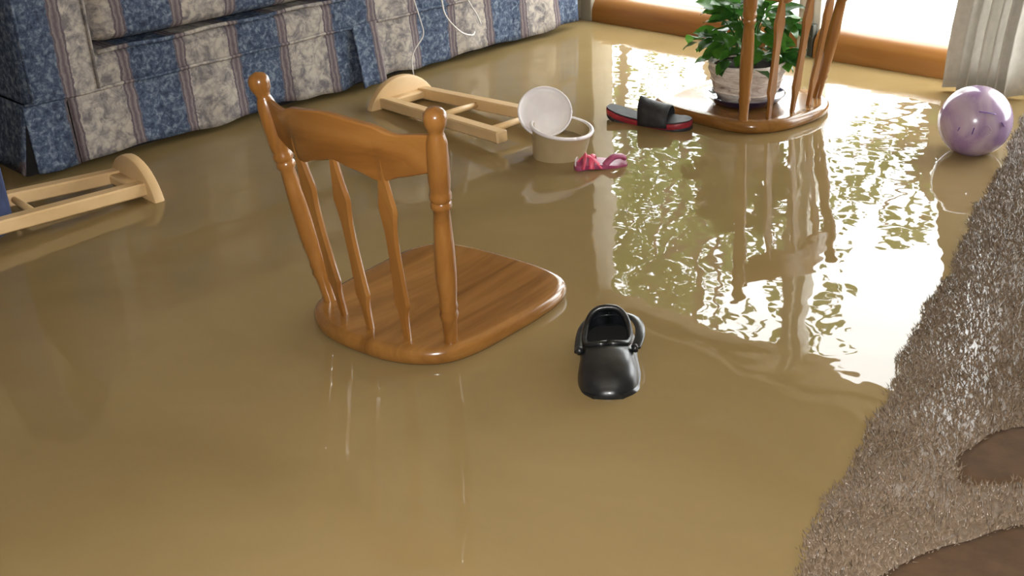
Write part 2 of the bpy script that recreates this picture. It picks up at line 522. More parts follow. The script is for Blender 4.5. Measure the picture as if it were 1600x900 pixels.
# pile: thousands of little tufts
def in_poly(px, py, poly):
    ins = np.zeros(px.shape, bool); n = len(poly)
    for i in range(n):
        x1, y1 = poly[i]; x2, y2 = poly[(i + 1) % n]
        cond = ((y1 > py) != (y2 > py)) & (px < (x2 - x1) * (py - y1) / (y2 - y1 + 1e-12) + x1)
        ins ^= cond
    return ins
NT = 95000
s = rng.uniform(2.6, Lc - .02, NT * 2)
d = rng.uniform(0, 1, NT * 2) ** 1.5 * 1.0 + .002
wobv = .006 * np.sin(s * 9.1) + .004 * np.sin(s * 23 + 1) + .003 * np.sin(s * 51)
bxx = EA.x + ed.x * s + en.x * (d + wobv); byy = EA.y + ed.y * s + en.y * (d + wobv)
keep = (byy < Y1 - .06)
for poly in [[(sum(p[0] for p in q) / len(q) * .07 + .93 * a, sum(p[1] for p in q) / len(q) * .07 + .93 * b) for a, b in q] for q in PUD]: keep &= ~in_poly(bxx, byy, poly)
idx = np.where(keep)[0][:NT]
bxx, byy, d = bxx[idx], byy[idx], d[idx]
bz = -.004 + .034 * (1 - np.exp(-d / .07))
n = len(bxx)
hgt = rng.uniform(.006, .015, n) * np.where(d < .16, .75, 1.0)
rad = rng.uniform(.0018, .0036, n)
lean = rng.normal(0, .006, (n, 2))
ang = rng.uniform(0, 6.28, n)
verts = np.zeros((n, 4, 3))
for k in range(3):
    verts[:, k, 0] = bxx + rad * np.cos(ang + k * 2.094); verts[:, k, 1] = byy + rad * np.sin(ang + k * 2.094); verts[:, k, 2] = bz - .003
verts[:, 3, 0] = bxx + lean[:, 0]; verts[:, 3, 1] = byy + lean[:, 1]; verts[:, 3, 2] = bz + hgt
base = np.arange(n)[:, None] * 4
tri = np.concatenate([base + np.array([[0, 1, 3]]), base + np.array([[1, 2, 3]]), base + np.array([[2, 0, 3]])], 1).reshape(-1)
me = bpy.data.meshes.new('pile')
me.vertices.add(n * 4); me.vertices.foreach_set('co', verts.reshape(-1))
me.loops.add(n * 9); me.loops.foreach_set('vertex_index', tri.astype(np.int32))
me.polygons.add(n * 3); me.polygons.foreach_set('loop_start', np.arange(0, n * 9, 3, dtype=np.int32))
me.update(calc_edges=True); me.validate()
pile = link_obj('pile', me, M['pile'], carpet)
pile['kind'] = 'stuff'

# ------------------------------------------------------------------ sofa
SX = -3.22
sofa = empty('sofa', (0, 0, 0))
tag(sofa, 'long skirted sofa in blue and cream striped brocade standing in the flood', 'sofa')
FAB = M['fabric']
def sp_(name, vf, mat=FAB, sharp=None): return mesh(name, vf[0], vf[1], mat, sofa, True, sharp)
sp_('base_frame', box(-4.18, SX - .07, 1.24, 3.52, FLOOR, .14, .01), M['frame_dark'], 40)
def skirt_panel(y0, y1, flare0=0., flare1=0., zb=.026, name='skirt_panel', x=SX, n=60):
    rows = 10; A, B = [], []
    for i in range(rows + 1):
        t = i / rows; z = .222 - (.222 - zb) * t
        ra, rb = [], []
        for j in range(n + 1):
            u = j / n; y = y0 + (y1 - y0) * u
            wv = .006 * t * math.sin(y * 17 + .6) + .004 * t * math.sin(y * 41) + .003 * math.sin(y * 8) * t
            fl_ = t * (flare0 * math.exp(-u * (y1 - y0) / .07) + flare1 * math.exp(-(1 - u) * (y1 - y0) / .07))
            zz = z + .006 * t * math.sin(y * 13) + .003 * t * math.sin(y * 37)
            ra.append((x - .004 + .012 * t + wv + fl_, y, zz)); rb.append((x - .012 + .012 * t + wv + fl_, y, zz))
        A.append(ra); B.append(rb)
    V = [p for r in A for p in r] + [p for r in B for p in r]; m2 = n + 1; off = (rows + 1) * m2; F = []
    for i in range(rows):
        for j in range(n):
            a = i * m2 + j
            F.append((a, a + m2, a + m2 + 1, a + 1)); F.append((off + a, off + a + 1, off + a + m2 + 1, off + a + m2))
    for j in range(n):
        a = rows * m2 + j; F.append((a, off + a, off + a + 1, a + 1))
    for i in range(rows):
        for j, fl2 in ((0, 1), (n, 0)):
            a = i * m2 + j; q = (a, off + a, off + a + m2, a + m2)
            F.append(q if fl2 else q[::-1])
    return sp_(name, (V, F))
skirt_panel(1.245, 1.372, .0, .012)
skirt_panel(1.378, 2.470, .008, .0)
skirt_panel(2.405, 2.512, .035, .012, zb=.014, name='kick_pleat', x=SX + .011, n=16)
skirt_panel(2.462, 3.562, .0, .0)
# skirt round the near end
def end_skirt():
    V, F = [], []
    n = 30
    for i in range(7):
        t = i / 6
        for j in range(n + 1):
            x = SX - .005 - .9 * j / n
            V.append((x, 1.25 - .035 * t - .008 * t * math.sin(x * 21), .222 - .195 * t))
    for i in range(6):
        for j in range(n):
            a = i * (n + 1) + j; F.append((a, a + 1, a + n + 2, a + n + 1))
    o = sp_('skirt_panel', (V, F)); md = o.modifiers.new('t', 'SOLIDIFY'); md.thickness = .006
end_skirt()
# upholstered deck band with welt
sp_('seat_deck', box(-4.12, SX - .003, 1.275, 3.56, .20, .318, .02), FAB, 60)
sp_('welt', tube([(SX + .002, 1.25 + .0385 * k, .222 + .0015 * math.sin(k)) for k in range(61)], .0055, 6))
sp_('welt', tube([(SX + .004, 1.49 + .0343 * k, .326 + .003 * math.sin(k * .7)) for k in range(61)], .007, 6))
# loose seat cushions
def cushion(y0, y1, x0, x1, z0, z1, name='seat_cushion', puff=.03):
    ny, nz = 22, 16
    rings = []
    for i in range(ny + 1):
        u = i / ny; y = y0 + (y1 - y0) * u
        e = (1 - abs(2 * u - 1) ** 6) ** .5 if 0 < u < 1 else .0
        k = .80 + .20 * e
        cx, cz = (x0 + x1) / 2, (z0 + z1) / 2
        r = []
        for j in range(nz * 2):
            a = 2 * PI * j / (nz * 2)
            ca, sa = math.cos(a), math.sin(a)
            px = (abs(ca) ** .35) * (1 if ca >= 0 else -1); pz = (abs(sa) ** .45) * (1 if sa >= 0 else -1)
            dx = (x1 - x0) / 2 * px * (1 - (1 - k) * .2); dz = (z1 - z0) / 2 * pz * k
            r.append((cx + dx, y, cz + dz + puff * e * .5 * (1 if sa > 0 else 0)))
        rings.append(r)
    return sp_(name, rings_mesh(rings), FAB)
cushion(1.492, 2.40, -4.0, SX + .015, .332, .485)
cushion(2.406, 3.31, -4.0, SX + .015, .332, .485)
# arms: boxy panel front with rolled top
def arm(y0, y1):
    pr = []
    zt = .70
    for k in range(13):
        a = math.radians(180 * k / 12); cy = (y0 + y1) / 2; r = (y1 - y0) / 2
        pr.append((cy + r * math.cos(a) * 1.0, zt - r * .62 + r * .62 * math.sin(a)))
    prof = [(y1, .225)] + pr + [(y0, .225)]
    def ring(x, ins):
        cy = (y0 + y1) / 2
        return [(x, cy + (y - cy) * (1 - ins / (y1 - y0) * 2), .225 + (z - .225) * (1 - ins / .5)) for y, z in prof]
    rings = [ring(SX - .95, .0)] + [ring(SX - .03, 0)] + [ring(SX - .008, .004), ring(SX + .004, .012), ring(SX + .008, .03)]
    o = sp_('arm', rings_mesh(rings), FAB, 70)
    e = [Vector(p) + Vector((.002, 0, 0)) for p in ring(SX + .004, .012)]
    w_ = mesh('welt', *tube(e, .0055, 6), FAB, o)
    return o
arm(1.262, 1.486)
arm(3.315, 3.56)
cushion(1.49, 3.31, -4.2, -3.92, .33, .95, 'backrest', .0)

# denim jeans hanging over the near end of the sofa
def jeans():
    e = empty('jeans', (-2.925, .978, 0))
    tag(e, 'dark blue denim trousers hanging from the sofa arm at the far left edge', 'jeans')
    path = spline([(.0, .0, -.03), (.0, .0, .12), (-.01, .005, .3), (-.03, .02, .5), (-.12, .09, .67), (-.24, .19, .735), (-.38, .30, .740), (-.50, .38, .735)], 8)
    rings = []
    for i, p in enumerate(path):
        t = i / (len(path) - 1)
        p = Vector(p); dv = Vector(path[min(i + 1, len(path) - 1)]) - Vector(path[max(i - 1, 0)])
        x, y, _ = frame_of(dv)
        r = .060 + .025 * t
        fl = .50 - .32 * min(1, max(0, (t - .45) * 3))
        rings.append([p + x * (r * (1 + .07 * math.sin(3 * a + 9 * t)) * math.cos(a)) * 1.0 + y * (r * fl * (1 + .12 * math.sin(5 * a + 7 * t)) * math.sin(a)) for a in [2 * PI * k / 28 for k in range(28)]])
    mesh('trouser_leg', *rings_mesh(rings), M['denim'], e)
    p0, p1 = rings[2], rings[3]
    mesh('hem', *tube([Vector(q) for q in rings[3]] + [Vector(rings[3][0])], .003, 6), M['denim'], e)
jeans()

# ------------------------------------------------------------------ dining chairs
def make_chair():
    e = empty('dining_chair', (0, 0, FLOOR))
    Z = -0.003 - FLOOR           # underside of the seat, local
    half = [(0, -.100), (.07, -.096), (.135, -.075), (.185, -.035), (.210, .03), (.219, .13), (.222, .23), (.214, .31), (.180, .362), (.10, .384), (0, .388)]
    outl = spline(half + [(-x, y) for x, y in half[-2:0:-1]], 5, True)
    cy = .15
    rings = []
    for k, z in ((.90, 0), (.965, .003), (.992, .010), (1.0, .018), (.998, .026), (.985, .033), (.965, .0375), (.93, .039), (.8, .0365), (.6, .034), (.35, .033), (.1, .033)):
        rings.append([(x * k, cy + (y - cy) * k, Z + z - (.004 if k < .95 and z > .03 and y > .2 else 0) * 0) for x, y in outl])
    mesh('seat', *rings_mesh(rings), M['seat'], e, True, 60)
    T = Z + .037
    H = .50
    # turned back posts
    prof = [(0, .0135), (.05, .0135), (.12, .0150), (.150, .0185), (.165, .0155), (.185, .0185), (.205, .0165), (.26, .0185), (.34, .0200), (.44, .0192), (.55, .0165), (.605, .0150),
            (.615, .0195), (.632, .0195), (.640, .0170), (.650, .0205), (.668, .0205), (.678, .0180), (.69, .0190), (.72, .0203), (.80, .0205), (.87, .0190), (.898, .0150), (.905, .0135), (.918, .0150), (.935, .0195), (.957, .0215), (.975, .0205), (.99, .0150), (1.0, .001)]
    for s in (-1, 1):
        mesh('back_post', *lathe_between((.170 * s, 0, T - .008), (.232 * s, -.065, T + H), prof, 24), M['chair'], e, True, 50)
    # flat arrow-shaped spindles
    sp = [(0, .0062), (.06, .0066), (.15, .0078), (.20, .0120), (.225, .0150), (.245, .0140), (.35, .0115), (.5, .0098), (.62, .0110), (.70, .0150), (.735, .0175), (.765, .0170), (.80, .0145), (.9, .0085), (1.0, .0062)]
    for u in (-.094, -.004, .086):
        b0 = Vector((u, -.030 - .016 * (1 - (u / .1) ** 2), T - .01))
        b1 = Vector((u * 1.27, -.055 - .042 * (1 - (u * 1.27 / .21) ** 2), T + .392))
        d = (b1 - b0).normalized(); n_ = Vector((-u * .9, 1, 0)); n_ = (n_ - d * n_.dot(d)).normalized(); x = n_.cross(d).normalized()
        rings = []
        for t, hw in smooth_prof(sp, 2):
            c = b0.lerp(b1, t); th = .0062 if .12 < t < .93 else .0058
            hw = max(hw, .005) * (1.0 + .38 * math.sin(PI * t) ** .5)
            rings.append([c + x * a + n_ * b for a, b in ((hw, 0), (hw * .72, th), (-hw * .72, th), (-hw, 0), (-hw * .72, -th), (hw * .72, -th))])
        mesh('spindle', *rings_mesh(rings), M['chair'], e, True, 35)
    # shaped crest rail
    nU = 48; rings = []
    for i in range(nU + 1):
        u = -1 + 2 * i / nU
        a = abs(u)
        st = 1 / (1 + math.exp(-(a - .60) / .045))
        top = .464 - .018 * st - .004 * a + .004 * math.cos(u * 6)
        bot = .362 - .016 * math.exp(-((a - .52) / .16) ** 2) + .012 * math.exp(-((a - .0) / .16) ** 2) + .010 * (a > .8) * (a - .8) / .2
        xx = u * (.205 + .0)
        rr = []
        for z, off, zz in ((bot, -.0085, .003), (bot, -.0055, 0), (bot, .0055, 0), (bot, .0085, .003), (top, .0085, -.003), (top, .0055, 0), (top, -.0055, 0), (top, -.0085, -.003)):
            zf = z + zz
            yb = -.065 * zf / H - .046 * (1 - u * u)
            rr.append((xx * (1 + .05 * (zf - .4) / .1), yb + off, T + zf))
        rings.append(rr)
    mesh('crest_rail', *rings_mesh(rings), M['rail'], e, True, 40)
    # legs and stretchers, under water
    lp = [(0, .013), (.1, .016), (.3, .02), (.55, .021), (.62, .016), (.66, .021), (.7, .016), (.9, .017), (1, .016)]
    feet = {}
    for sx, sy in ((-1, -1), (1, -1), (-1, 1), (1, 1)):
        top = Vector((.13 * sx, .14 + .15 * sy, Z + .004)); ft = Vector((.19 * sx, .14 + .20 * sy, 0.001)); feet[(sx, sy)] = (ft, top)
        mesh('leg', *lathe_between(ft, top, lp, 12), M['chair'], e)
    for s in (-1, 1):
        a = feet[(s, -1)][0].lerp(feet[(s, -1)][1], .4); b = feet[(s, 1)][0].lerp(feet[(s, 1)][1], .4)
        mesh('stretcher', *lathe_between(a, b, [(0, .007), (.5, .012), (1, .007)], 10), M['chair'], e)
    return e
def copy_tree(o, parent=None):
    c = o.copy(); COL.objects.link(c)
    if parent: c.parent = parent
    for ch in o.children: copy_tree(ch, c)
    return c
chair = make_chair()
chair2 = copy_tree(chair)
chair.location = (-1.704, 1.292, FLOOR); chair.rotation_euler.z = math.radians(6.4)
tag(chair, 'honey-brown wooden chair in the middle, its bare seat just above the water', 'chair', 'wooden dining chairs')
chair2.location = (-1.880, 2.998, FLOOR); chair2.rotation_euler.z = math.radians(83)
tag(chair2, 'brown wooden chair by the glass doors carrying a potted plant', 'chair', 'wooden dining chairs')

# ------------------------------------------------------------------ floating stools
def make_stool(L=.655):
    """axis along +X (seat at x = 0, feet at x = L), y sideways, z up; two legs on top"""
    e = empty('wooden_stool')
    r = .145; seg = 40
    rings = []
    for k, x in ((.95, -.016), (.99, -.012), (1, -.006), (1, .008), (.99, .013), (.95, .016)):
        rings.append([(x, r * k * math.cos(2 * PI * j / seg), r * k * math.sin(2 * PI * j / seg)) for j in range(seg)])
    mesh('seat', *rings_mesh(rings), M['pine'], e, True, 40)
    top = {}
    for sy in (-1, 1):
        for sz in (-1, 1):
            a = Vector((.012, .078 * sy, .072 * sz)); b = Vector((L, .112 * sy, .098 * sz))
            top[(sy, sz)] = (a, b)
            mesh('leg', *bar(a, b, .040, .036, .004, up=(0, 0, 1)), M['pine'], e, True, 40)
    for sz in (-1, 1):
        a = Vector((.030, -.09, .072 * sz)); b = Vector((.030, .09, .072 * sz))
        mesh('batten', *bar(a, b, .036, .026, .004, up=(0, 0, 1)), M['pine'], e, True, 40)
    for t in (.46, .86):
        for sz in (-1, 1):
            a = top[(-1, sz)][0].lerp(top[(-1, sz)][1], t); b = top[(1, sz)][0].lerp(top[(1, sz)][1], t)
            mesh('rung', *lathe_between(a, b, [(0, .009), (.5, .0105), (1, .009)], 12), M['pine'], e)
    return e
st = make_stool()
st2 = copy_tree(st)
st.location = (-2.985, 2.410, -.052); st.rotation_euler = (0, 0, math.radians(-4))
tag(st, 'pale pine stool floating on its side, legs pointing to the white pail', 'stool', 'overturned pine stools')
st2.location = (-2.925, 1.392, -.042); st2.rotation_euler = (0, 0, math.radians(-93))
tag(st2, 'pale pine stool floating on its side against the sofa, cut by the left edge', 'stool', 'overturned pine stools')

# ------------------------------------------------------------------ white pail with its lid
def make_pail():
    e = empty('pail', (-2.204, 2.331, -.072))
    tag(e, 'small pale plastic pail half sunk in the water, white lid propped in it', 'pail')
    prof = [(.062, 0), (.066, .002), (.085, .145), (.086, .152), (.085, .158), (.080, .158), (.079, .145), (.061, .008), (.02, .006)]
    seg = 48
    body = [[(r * math.cos(2 * PI * k / seg), r * math.sin(2 * PI * k / seg), z) for k in range(seg)] for r, z in prof]
    b = mesh('body', *rings_mesh(body), M['pail'], e, True, 50)
    wd = [[(r * math.cos(2 * PI * k / seg), r * math.sin(2 * PI * k / seg), z) for k in range(seg)] for r, z in ((.0745, .118), (.0752, .1205), (.03, .1206))]
    mesh('muddy_water', *rings_mesh(wd), M['water'], e)
    mesh('rim', *tube([(.0875 * math.cos(2 * PI * k / 48), .0875 * math.sin(2 * PI * k / 48), .157) for k in range(49)], .0055, 8), M['white_plastic'], e)
    mesh('handle_lug', *box(-.108, -.082, -.014, .014, .118, .150, .005), M['pail'], b, True, 40)
    e.rotation_euler = (math.radians(-5), math.radians(7), math.radians(-20))
    return e
PAIL = make_pail()
def make_lid(pail):
    e = empty('lid', (0, 0, 0))
    seg = 48
    prof = [(.002, -.004), (.06, -.004), (.074, -.004), (.079, -.006), (.083, -.004), (.085, .002), (.0845, .007), (.081, .0085), (.078, .006), (.074, .003), (.06, .003), (.002, .003)]
    rings = [[(max(r, .002) * math.cos(2 * PI * k / seg), max(r, .002) * math.sin(2 * PI * k / seg), z) for k in range(seg)] for r, z in prof]
    mesh('disc', *rings_mesh(rings), M['white_plastic'], e, True, 50)
    mesh('rim', *tube([(.0825 * math.cos(2 * PI * k / 48), .0825 * math.sin(2 * PI * k / 48), .0075) for k in range(49)], .0035, 8), M['white_plastic'], e)
    e['label'] = 'round white lid propped upright in the pail'
    # stands in the pail facing the room
    nrm = Vector((.58, -.50, .64)).normalized()
    mw = Matrix.Translation((-2.244, 2.334, .117)) @ Matrix.Scale(.92, 4) @ nrm.to_track_quat('Z', 'Y').to_matrix().to_4x4()
    pm = Matrix.LocRotScale(pail.location, pail.rotation_euler, None)
    e.parent = pail
    e.matrix_local = pm.inverted() @ mw
make_lid(PAIL)

# ------------------------------------------------------------------ black shoe
def make_shoe():
    e = empty('shoe', (-1.283, 1.488, 0))
    tag(e, 'black rubber clog floating in front of the wooden chair', 'shoe')
    # local: +Y to the toe, z up
    L = .268
    def table(pts, t):
        t = min(1, max(0, t))
        for (a, p), (b, q) in zip(pts, pts[1:]):
            if t <= b:
                k = (t - a) / (b - a); return p + (q - p) * k
        return pts[-1][1]
    HW = [(0, .016), (.025, .029), (.07, .040), (.15, .047), (.30, .050), (.45, .051), (.62, .056), (.76, .058), (.87, .053), (.94, .042), (.98, .029), (1, .016)]
    TP = [(0, .040), (.05, .050), (.12, .053), (.25, .046), (.40, .040), (.52, .040), (.62, .046), (.76, .045), (.88, .037), (.96, .024), (1, .010)]
    sm = lambda tb, t: sum(table(tb, t + k * .018) for k in range(-2, 3)) / 5
    T = [i / 48 for i in range(49)]
    rings = []
    for t in T:
        y = -L / 2 + L * t; h = sm(HW, t) + .005
        z0 = -.030 + .014 * max(0, t - .78) / .22
        rings.append([(-h * .92, y, z0), (-h, y, z0 + .008), (-h, y, z0 + .020), (-h * .9, y, z0 + .026), (h * .9, y, z0 + .026), (h, y, z0 + .020), (h, y, z0 + .008), (h * .92, y, z0)])
    mesh('sole', *rings_mesh(rings), M['black'], e, True, 40)
    nA = 40; m2 = nA + 1
    def pt(t, a01, up=0.0):
        h = sm(HW, t); c, s_ = math.cos(PI * a01), max(0.0, math.sin(PI * a01))
        return (h * (abs(c) ** .8) * (1 if c >= 0 else -1) * (1 - .08 * s_), -L / 2 + L * t, -.010 + (sm(TP, t) + .010) * (s_ ** .55) + up)
    V, F = [], []
    TC, TR, AR = .325, .205, .335
    for t in T: V += [pt(t, k / nA) for k in range(nA + 1)]
    for i in range(len(T) - 1):
        for j in range(nA):
            du = ((T[i] + T[i + 1]) / 2 - TC) / TR; dv = ((j + .5) / nA - .5) / AR
            if abs(du) ** 2.4 + abs(dv) ** 2.4 < 1: continue
            F.append((i * m2 + j, i * m2 + j + 1, (i + 1) * m2 + j + 1, (i + 1) * m2 + j))
    V.append((0, L / 2 + .004, -.012)); q = len(V) - 1; last = (len(T) - 1) * m2
    F += [(last + k, last + k + 1, q) for k in range(nA)]
    V.append((0, -L / 2 - .003, -.012)); q = len(V) - 1
    F += [(k + 1, k, q) for k in range(nA)]
    up = mesh('upper', V, F, M['black'], e, True)
    md = up.modifiers.new('s', 'SOLIDIFY'); md.thickness = .004; md.offset = 1
    pts = []
    for k in range(49):
        a = 2 * PI * k / 48; c, s_ = math.cos(a), math.sin(a)
        ex = 2 / 2.4
        pts.append(pt(TC + (TR + .008) * abs(c) ** ex * (1 if c > 0 else -1), .5 + (AR + .010) * abs(s_) ** ex * (1 if s_ > 0 else -1), .001))
    mesh('collar', *tube(pts, .0062, 8), M['black'], e)
    rings = [[(sm(HW, t) * .9 * s_, -L / 2 + L * t, -.003) for s_ in (-1, -.5, 0, .5, 1)] for t in T[2:34]]
    mesh('insole', *rings_mesh(rings, False, False, False), M['black_lining'], e)
    # back strap, fallen to one side, on two rivets
    sp_pts = spline([(-.054, .010, .030), (-.063, -.025, .034), (-.062, -.070, .030), (-.048, -.112, .022), (-.012, -.139, .016), (.024, -.132, .016), (.047, -.095, .018), (.054, -.04, .022), (.054, .010, .026)], 6)
    stp = mesh('back_strap', *tube(sp_pts, .0095, 10, .42), M['black'], e)
    for s_ in (-1, 1):
        mesh('rivet', *lathe_between((s_ * .046, .010, .028), (s_ * .064, .010, .029), [(0, .007), (.4, .0085), (.6, .008), (.7, .004)], 16), M['black'], stp)
    d = Vector((-1.205, 1.395, 0)) - Vector((-1.365, 1.585, 0))
    e.rotation_euler = (math.radians(-5), math.radians(3), math.atan2(d.y, d.x) - PI / 2)
    e.location = (-1.283, 1.488, .010)
make_shoe()

# ------------------------------------------------------------------ red and black slide sandal
def make_slide():
    e = empty('slide_sandal', (-2.172, 2.722, .004))
    tag(e, 'red and black slide sandal floating beside the plant chair', 'sandal')
    L = .285
    def hw(t):
        pts = [(0, .014), (.04, .026), (.14, .034), (.35, .033), (.55, .038), (.74, .046), (.88, .043), (.96, .028), (1, .012)]
        for (a, p), (b, q) in zip(pts, pts[1:]):
            if t <= b: return p + (q - p) * (t - a) / (b - a)
        return .01
    def zc(t): return .016 * (1 - t) ** 2 + .006 * math.sin(t * PI * 2 + 2.4) + .008 * max(0, t - .82) / .18
    T = [i / 40 for i in range(41)]
    def slab(za, zb, k, name, mat, t0=0, t1=1):
        rings = []
        for t in T:
            if t < t0 or t > t1: continue
            x = -L / 2 + L * t; h = hw(t) * k; z = zc(t)
            rings.append([(x, -h * .95, z + za), (x, -h, z + za + .003), (x, -h, z + zb - .003), (x, -h * .95, z + zb), (x, h * .95, z + zb), (x, h, z + zb - .003), (x, h, z + za + .003), (x, h * .95, z + za)])
        return mesh(name, *rings_mesh(rings), mat, e, True, 45)
    slab(-.016, -.004, 1.0, 'outsole', M['black_cloth'])
    slab(-.004, .013, 1.02, 'midsole', M['red'])
    slab(.0125, .0165, .88, 'footbed', M['black_cloth'])
    # broad arched strap
    rings = []
    for k in range(25):
        a = PI * k / 24
        rr = []
        for q in (0, .25, .5, .75, 1):
            t = .40 + .36 * q + .04 * math.cos(a); x = -L / 2 + L * t
            h = hw(t) + .003
            z = zc(t) + .002 + (.074 - .026 * q) * (math.sin(a) ** .7)
            rr.append((x, -h * math.cos(a), z))
        rings.append(rr)
    V, F = rings_mesh(rings, False, False, False)
    o = mesh('strap', V, F, M['black_cloth'], e)
    md = o.modifiers.new('s', 'SOLIDIFY'); md.thickness = .005; md.offset = 1
    mesh('strap_tag', *bar((-.142 + L * .70, -.048, .014), (-.142 + L * .70, -.044, .034), .008, .003, .001, up=(1, 0, 0)), M['white_plastic'], e)
    e.rotation_euler = (math.radians(4), 0, math.atan2(.05, .27))
make_slide()

# ------------------------------------------------------------------ small pink strappy sandal
def make_pink():
    e = empty('child_sandal', (-2.03, 2.33, .006))
    tag(e, 'tiny pink and magenta strappy sandal floating beside the white pail', 'sandal')
    L = .15
    def hw(t): return .012 + .013 * math.sin(PI * min(1, max(0, t * .9 + .08))) ** .7 + .004 * t
    rings = []
    for i in range(25):
        t = i / 24; x = -L / 2 + L * t; h = hw(t) * (1 if .04 < t < .96 else .6); z = .004 + .012 * (1 - t) ** 2 * 0 + .006 * math.sin(t * 5)
        rings.append([(x, -h, z - .010), (x, -h * 1.05, z - .004), (x, -h, z + .003), (x, h, z + .003), (x, h * 1.05, z - .004), (x, h, z - .010)])
    mesh('sole', *rings_mesh(rings), M['magenta'], e, True, 50)
    def strap(pts, r, mat, flat=.4): mesh('strap', *tube(spline(pts, 6), r, 8, flat), mat, e)
    strap([(-.058, -.026, .004), (-.052, -.020, .022), (-.046, 0, .032), (-.042, .018, .022), (-.040, .025, .004)], .010, M['pink'])
    strap([(-.034, -.028, .002), (-.030, -.014, .024), (-.022, .004, .030), (-.014, .022, .016), (-.012, .028, .002)], .008, M['pink'])
    strap([(-.060, .020, .006), (-.045, .004, .030), (-.025, -.012, .026), (-.004, -.028, .002)], .007, M['pink'])
    strap([(.006, -.020, .006), (.03, -.010, .022), (.055, .0, .020), (.070, .006, .010)], .011, M['magenta'], .7)
    strap([(-.074, -.004, .006), (-.072, 0, .024), (-.066, .012, .022), (-.062, .02, .006)], .005, M['white_plastic'])
    e.rotation_euler = (math.radians(6), 0, math.radians(56))
make_pink()

# ------------------------------------------------------------------ lavender ball
def make_ball_obj():
    r = .0975
    e = empty('ball', (-1.298, 3.055, -.010))
    tag(e, 'lavender pearly play ball floating at the edge of the carpet', 'ball')
    rings = []
    for i in range(1, 32):
        a = PI * i / 32
        rings.append([(r * math.sin(a) * math.cos(2 * PI * k / 48), r * math.sin(a) * math.sin(2 * PI * k / 48), r - r * math.cos(a)) for k in range(48)])
    b = mesh('shell', *rings_mesh(rings), M['ball'], e)
    # moulded valve ring and print marks on the side facing the room
    d = Vector((.62, -.74, .02)).normalized(); x, y, _ = frame_of(d); c0 = Vector((0, 0, r))
    pts = [c0 + (d + x * .16 * math.cos(2 * PI * k / 24) + y * .16 * math.sin(2 * PI * k / 24)).normalized() * (r + .0003) for k in range(25)]
    mesh('valve_ring', *tube(pts, .0012, 6), M['ball'], e)
    for (u0, v0, u1, v1, wd) in ((-.34, -.10, -.30, .10, .006), (-.22, .62, .30, .52, .007), (.5, .25, .62, .10, .006), (-.86, -.06, -.80, .08, .006)):
        P_ = [c0 + (d + x * (u0 + (u1 - u0) * k / 6) + y * (v0 + (v1 - v0) * k / 6)).normalized() * (r + .0002) for k in range(7)]
        mesh('print_mark', *tube(P_, wd, 6, .12), M['ball_mark'], e)
make_ball_obj()

